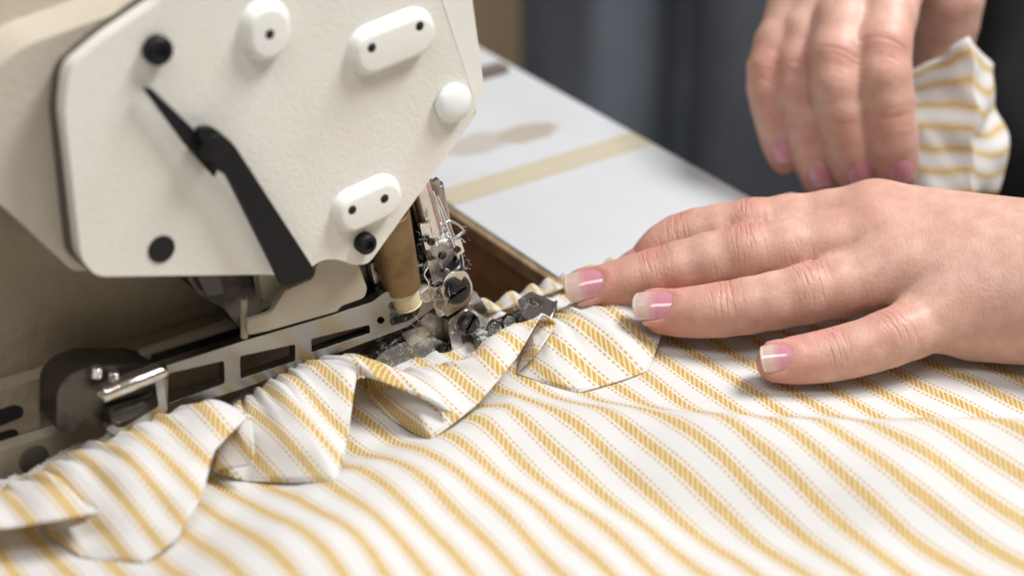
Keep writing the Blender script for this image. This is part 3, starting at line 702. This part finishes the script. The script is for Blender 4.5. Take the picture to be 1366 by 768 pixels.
# ================================================================== the person
pr = empty('person', (40, 30, -75), 'person in dark clothes feeding the fabric with both hands', 'person')
def hand(fingers, palm, extra, lo, hi, h, kw, joints):
    """fingers: chains of (point, radius); each finger is a smooth chain, joined to the palm with a wide blend"""
    def f(p):
        d = None
        for ch in fingers:
            fd = None
            for (a, ra), (b, rb) in zip(ch[:-1], ch[1:]):
                s = sd_caps(p, capsule(a, b, ra, rb)); fd = s if fd is None else smin(fd, s, .22)
            d = fd if d is None else smin(d, fd, .03)
        pd = None
        for c in palm:
            s = sd_caps(p, capsule(*c)); pd = s if pd is None else smin(pd, s, 1.1)
        d = smin(d, pd, kw)
        for c in extra:
            s = sd_caps(p, capsule(*c[:4])); d = smin(d, s, c[4])
        return d
    v, q = surface_nets(f, lo, hi, h)
    v = relax(v, q, 2, .4)
    red_ = np.zeros(len(v)); wr_ = np.zeros(len(v)); al_ = np.zeros(len(v))
    for (pt, ax, rr, rs, ws) in joints:
        d = v - pt; dist = np.linalg.norm(d, axis=1); ad = d @ (ax / np.linalg.norm(ax))
        w = np.exp(-(dist / rr) ** 2); red_ = np.maximum(red_, rs * w)
        wl = ws * np.exp(-(ad / .42) ** 2) * np.exp(-(dist / 1.0) ** 4); m = wl > wr_; al_[m] = ad[m]; wr_ = np.maximum(wr_, wl)
    return v, q, red_, wr_, al_
def finger(pts, radii): return list(zip([np.array(p) for p in pts], radii))
def dense(ch):
    P = catmull([p for p, r in ch], 3); R_ = catmull([[r, 0] for p, r in ch], 3)[:, 0]; return list(zip(P, R_))
# left hand, flat on the cloth: knuckle, middle joint, end joint, tip for each finger (picture point, height)
LF = {
 'index':  ([(1168, 290, 2.85), (1002, 302, 2.45), (905, 318, 1.9), (858, 352, 1.15)], [.94, .78, .68, .52]),
 'middle': ([(1172, 320, 2.65), (995, 339, 2.25), (872, 368, 1.5), (791, 387, 1.0)], [.96, .84, .76, .60]),
 'ring':   ([(1205, 358, 2.4), (1075, 392, 1.85), (962, 413, 1.38), (884, 418, 1.08)], [.98, .82, .75, .61]),
 'little': ([(1275, 410, 1.75), (1185, 452, 1.35), (1105, 474, 1.05), (1036, 483, .88)], [.92, .76, .69, .57]),
}
LJ = {k: [PZ(*p) for p in v[0]] for k, v in LF.items()}
import sys
for k in LJ: print(k, [round(float(np.linalg.norm(LJ[k][i + 1] - LJ[k][i])), 2) for i in range(3)], file=sys.stderr)
Lf = [dense(finger(LJ[k], LF[k][1])) for k in ('index', 'middle', 'ring', 'little')]
wr0 = PZ(1530, 360, 2.8); wr1 = PZ(1535, 400, 2.5); el = PZ(1900, 330, 6.0)
palm = []
for k, r0, wq, rq in (('index', 1.0, .0, 1.5), ('middle', 1.05, .33, 1.5), ('ring', 1.0, .66, 1.45), ('little', .98, 1.0, 1.35)):
    a = LJ[k][0]; palm.append((a, wr0 * (1 - wq) + wr1 * wq, r0, rq))
palm.append((LJ['little'][0] + np.array([.6, -.1, -.6]), wr1 + np.array([-.5, -.3, -.6]), .85, 1.2))
palm.append((wr0 * .5 + wr1 * .5, el, 2.0, 3.0))
thumb = [PZ(1420, 335, 1.9), PZ(1270, 305, 1.3), PZ(1150, 305, 1.0), PZ(1080, 312, .7)]
Lf.append(dense(finger(thumb, [1.3, 1.0, .85, .6])))
joints = []
for k in ('index', 'middle', 'ring', 'little'):
    J = LJ[k]; r_ = LF[k][1]
    joints += [(J[1] + Z * r_[1], J[1] - J[0], .75, .38, 1.0), (J[2] + Z * r_[2], J[2] - J[1], .5, .55, .75), (J[3], J[3] - J[2], 1.15, .72, 0.0), (J[0] + Z * .8, J[0] - J[1], 1.0, .14, .1)]
nails_extra = []
def nail_frame(J, r, roll):
    d = J[3] - J[2]; d = d / np.linalg.norm(d); n = np.array([0, -math.sin(roll), math.cos(roll)]); n = n - d * (n @ d); n /= np.linalg.norm(n)
    return d, n, np.cross(d, n)
lo = np.min([p for ch in Lf for p, r in ch], 0) - 1.4; lo[2] = -.3
hi = np.array([PZ(1800, 330, 5)[0], np.max([p[1] for ch in Lf for p, r in ch]) + 2.6, 7.5])
kn = []
NAILS = (('middle', .62, 1.36, .54, .62), ('ring', .55, 1.38, .52, .62), ('little', .75, 1.10, .44, .60))
for k, roll, L, half, back in NAILS:
    J = LJ[k]; r = LF[k][1]; d, n, b = nail_frame(J, r, roll); b = np.cross(d, n); cu_ = .62 if k != 'little' else .52
    base = J[3] - d * back + n * (r[3] * 1.10 + .015); rim = []
    for e in np.linspace(-1, 1, 9):
        ph_ = e * half * .8 / cu_; rim.append(base + d * (.26 * e * e * L - .05) + b * (cu_ * math.sin(ph_)) + n * (cu_ * (math.cos(ph_) - 1) - .075))
    for sg in (0, -1):
        e = -1.08 if sg == 0 else 1.08; side = []
        for s_ in (.3, .45, .6, .75):
            ph_ = e * half / cu_; side.append(base + d * (L * s_ + .26 * L * (1 - s_) ** 2) + b * (cu_ * math.sin(ph_)) + n * (cu_ * (math.cos(ph_) - 1) - .06))
        rim = (side[::-1] + rim) if sg == 0 else (rim + side)
    for p0, p1 in zip(rim[:-1], rim[1:]): kn.append((p0, p1, .11, .11, .10))
for k in LJ:
    a_, r_ = LJ[k], LF[k][1]
    kn.append((a_[1] + np.array([-.12, -.12, .26]), a_[1] + np.array([.12, -.12, .30]), r_[1] * .66, r_[1] * .66, .35))
    kn.append((a_[0] + np.array([0, -.1, .18]), a_[0] * .6 + (wr0 * .5 + wr1 * .5) * .4 + np.array([0, 0, .62]), .74, .5, .5))
lv, lq, lr, lw, la = hand(Lf, palm, kn, lo, hi, .085, .55, joints)
# right hand, fingers hanging down over a bunch of cloth (picture point, distance)
RF = {
 'little': ([(1072, -10, 66.0), (1026, 90, 65.4), (1034, 162, 65.8), (1047, 212, 66.2)], [.92, .70, .63, .54]),
 'ring':   ([(1105, -45, 66.0), (1066, 85, 64.9), (1080, 182, 65.2), (1093, 240, 65.8)], [.95, .74, .67, .60]),
 'middle': ([(1150, -60, 66.0), (1116, 72, 63.9), (1128, 175, 64.3), (1142, 232, 65.1)], [1.0, .88, .80, .68]),
 'index':  ([(1205, -60, 66.2), (1178, 60, 63.7), (1186, 164, 64.1), (1194, 228, 65.0)], [1.0, .90, .86, .74]),
}
RJ = {k: [PD(*p) for p in v[0]] for k, v in RF.items()}
for k in RJ: print('R', k, [round(float(np.linalg.norm(RJ[k][i + 1] - RJ[k][i])), 2) for i in range(3)], file=sys.stderr)
Rf = [dense(finger(RJ[k], RF[k][1])) for k in ('little', 'ring', 'middle', 'index')]
rw = PD(1230, -330, 70); relb = PD(1420, -640, 88)
Rf.append(dense(finger([PD(1240, -180, 68.5), PD(1262, -40, 67.6), PD(1258, 60, 68.3), PD(1240, 130, 68.6)], [1.7, 1.35, 1.0, .75])))
palm2 = [(RJ[k][0], rw + (o_ * RT), 1.05, 1.5) for k, o_ in (('little', -1.2), ('ring', -.4), ('middle', .4), ('index', 1.2))]
palm2.append((PD(1235, -60, 67.3), rw, 1.3, 1.6)); palm2.append((rw, relb, 2.0, 3.2))
jr = []
for k in RF:
    J = RJ[k]; jr += [(J[1] - V * .0 + np.array([0, -.8, .3]), J[1] - J[0], .9, .35, .8), (J[2] + np.array([0, -.7, .3]), J[2] - J[1], .6, .3, .5), (J[3], J[3] - J[2], 1.2, .6, 0)]
pts = np.array([p for ch in Rf for p, r in ch]); lo = pts.min(0) - 1.6; hi = pts.max(0) + 2.2; hi[2] += 6
rv_, rq_, rr_, rw_, ra_ = hand(Rf, palm2, [], lo, hi, .13, .5, jr)
n_ = len(lv)
body = mesh('body', np.vstack([lv, rv_]), np.vstack([lq, rq_ + n_]), 'skin', pr, True,
            attrs={'red': np.concatenate([lr, rr_]), 'wrinkle': np.concatenate([lw, rw_]), 'along': np.concatenate([la, ra_])})
# fingernails
def nail(base, d, n, length, half, curve, arch, parent, white=1.0):
    """curved plate: base (cuticle) to free edge along d, arched across, with thickness"""
    b = np.cross(d, n); vs_ = []; tip = []; NU, NW = 22, 15
    for i in range(NU):
        s = i / (NU - 1)
        wd = half * (.72 + .28 * math.sqrt(max(0, 1 - (1 - min(1, s / .35)) ** 2))) * (1 - .10 * max(0, (s - .75) / .25) ** 2)
        for j in range(NW):
            e = j / (NW - 1) * 2 - 1; ph_ = e * wd / curve
            cut = .26 * e * e * length * (1 - s) ** 2
            endr = -.07 * length * (e * e) * (s ** 6)
            p = base + d * (length * s + endr + cut) + b * (curve * math.sin(ph_)) + n * (curve * (math.cos(ph_) - 1)) + n * (arch * math.sin(math.pi * s) - .02 * (1 - s))
            vs_.append(p); tip.append((s + .10 * e * e * (1 - s) * 2) * white)
    idx = np.arange(NU * NW).reshape(NU, NW)
    Q = np.stack([idx[:-1, :-1], idx[1:, :-1], idx[1:, 1:], idx[:-1, 1:]], -1).reshape(-1, 4)
    o = mesh('fingernail', vs_, Q, 'nail', parent, True, attrs={'tip': tip})
    m = o.modifiers.new('thick', 'SOLIDIFY'); m.thickness = .03 * S; m.offset = 0
    return o
for k, roll, L, half, back in NAILS:
    J = LJ[k]; r = LF[k][1]; d, n, b = nail_frame(J, r, roll)
    base = J[3] - d * back + n * (r[3] * 1.10 + .015)
    nail(base, d, n, L, half, .62 if k != 'little' else .52, .05, body)
J = LJ['index']; d, n, b = nail_frame(J, None, -.3); nail(J[3] - d * .3 + n * .54, d, n, 1.1, .5, .58, .05, body)
for k, L in (('little', .95), ('ring', 1.0), ('middle', 1.0), ('index', 1.05)):
    J = RJ[k]; r = RF[k][1]; d = J[3] - J[2]; d /= np.linalg.norm(d); n = np.array([0, -.85, .45]); n -= d * (n @ d); n /= np.linalg.norm(n)
    nail(J[3] - d * 1.0 + n * (r[3] * .6 + r[2] * .4 + .10), d - n * .02, n, L, .46, .58, .05, body, .62)
# clothes: dark apron with hanging folds, black sleeves
def cloth_body(name, caps, lo, hi, h, k, mat, fold=0):
    def f(p):
        d = None
        for c in caps:
            s = sd_caps(p, capsule(*c)); d = s if d is None else smin(d, s, k)
        if fold: d = d + fold * np.sin(p[..., 0] * .9 + .5 * np.sin(p[..., 2] * .15)) + fold * .6 * np.sin(p[..., 0] * 1.9 + 1 + .8 * np.sin(p[..., 2] * .11))
        return d
    v, q = surface_nets(f, lo, hi, h); v = relax(v, q, 3, .5); return mesh(name, v, q, mat, pr, True)
def col_at(x, D, r, z0=-60, z1=45):
    P = PD(x, 100, D); return ((P[0], P[1], z0), (P[0], P[1] + 4, z1), r, r)
caps = [col_at(805, 116, 5.2), col_at(925, 128, 7), col_at(1090, 112, 6.6), col_at(1300, 112, 9), col_at(1500, 116, 10)]
P0 = PD(640, 100, 118); P1 = PD(1800, 100, 118)
cloth_body('apron', caps, (P0[0] - 3, P0[1] - 16, -62), (P1[0], P0[1] + 22, 47), .8, 1.2, 'denim', .35)
e1 = PD(1470, 210, 76); e2 = PD(1440, -260, 92)
cloth_body('sleeve', [(PZ(1760, 330, 5.0), PD(1700, 300, 70), 3.2, 4.3), (PD(1700, 300, 70), e1, 4.3, 4.2), (e1, e2, 4.4, 5.5)], (10, 0, -6), (52, 60, 46), .6, 2.0, 'blackcloth', .15)
cloth_body('sleeve', [(PD(1310, -470, 78), PD(1420, -640, 88), 3.0, 4.0), (PD(1420, -640, 88), PD(1700, -600, 112), 4.2, 6)], (8, 10, 20), (60, 75, 70), .6, 2.0, 'blackcloth', .15)

# ================================================================== bunch of the same cloth in the far hand
bd = empty('fabric_bunch', PD(1270, 240, 67.5), 'folded bunch of gold striped cotton held in the far hand', 'fabric')
def strip(name, rows, per, parent):
    """rows: list of left-to-right point lists down the bunch"""
    R_ = [catmull(r, 8) for r in rows]; G = np.array([[R_[i][j] for i in range(len(R_))] for j in range(len(R_[0]))])
    G = np.array([catmull(g, 8) for g in G]); n0, n1 = G.shape[:2]
    sx = (G @ RT); sz = G[..., 2]
    G = G - V * (.10 * np.sin(sx * 2.6 + sz * 1.4) + .07 * np.sin(sz * 3.1 - sx * 2.0 + 1) + .04 * np.sin(sx * 6 + sz * 4.4))[..., None]
    G = G + RT * (.06 * np.sin(sz * 2.3) + .05 * np.sin(sz * 4.9 + 1))[..., None] + Z * (.07 * np.sin(sx * 3.3))[..., None]
    a = np.concatenate([[0], np.cumsum(np.linalg.norm(np.diff(G.mean(0), axis=0), axis=1))]); b = np.concatenate([[0], np.cumsum(np.linalg.norm(np.diff(G.mean(1), axis=0), axis=1))])
    uv = np.stack([np.tile(a[None] * per, (n0, 1)), np.tile(b[:, None], (1, n1))], -1)
    idx = np.arange(n0 * n1).reshape(n0, n1); Q = np.stack([idx[:-1, :-1], idx[:-1, 1:], idx[1:, 1:], idx[1:, :-1]], -1).reshape(-1, 4)
    o = mesh(name, G.reshape(-1, 3), Q, 'cotton', parent, True, uv=uv.reshape(-1, 2))
    m = o.modifiers.new('thick', 'SOLIDIFY'); m.thickness = .05 * S; m.offset = 0; return o
strip('front_fold', [[PD(1205, 100, 67.2), PD(1240, 78, 66.6), PD(1270, 62, 66.0), PD(1300, 50, 65.6)],
                     [PD(1200, 150, 67.0), PD(1235, 138, 66.4), PD(1270, 140, 66.0), PD(1301, 140, 65.5)],
                     [PD(1198, 200, 66.8), PD(1235, 200, 66.2), PD(1270, 208, 65.8), PD(1301, 205, 65.4)],
                     [PD(1205, 260, 66.6), PD(1235, 262, 66.0), PD(1270, 265, 65.8), PD(1298, 262, 65.4)]], 1.36, bd)
strip('back_fold', [[PD(1299, 51, 65.62), PD(1312, 70, 66.4), PD(1326, 88, 66.9), PD(1312, 96, 67.6)],
                    [PD(1300, 120, 65.52), PD(1316, 128, 66.3), PD(1325, 120, 66.9), PD(1320, 128, 67.6)],
                    [PD(1300, 190, 65.42), PD(1320, 190, 66.2), PD(1343, 185, 66.8), PD(1335, 186, 67.6)],
                    [PD(1297, 262, 65.42), PD(1310, 262, 66.2), PD(1328, 262, 66.8), PD(1330, 262, 67.6)]], 1.36, bd)
strip('tail_fold', [[PZ(1010, 272, 1.6), PZ(1030, 264, 1.9), PZ(1046, 256, 2.0), PZ(1075, 266, 1.7)],
                    [PZ(1010, 276, 1.2), PZ(1030, 272, 1.5), PZ(1050, 270, 1.5), PZ(1075, 272, 1.3)],
                    [PZ(1010, 290, .8), PZ(1030, 288, .9), PZ(1050, 286, .9), PZ(1075, 288, .8)]], 1.0, bd)
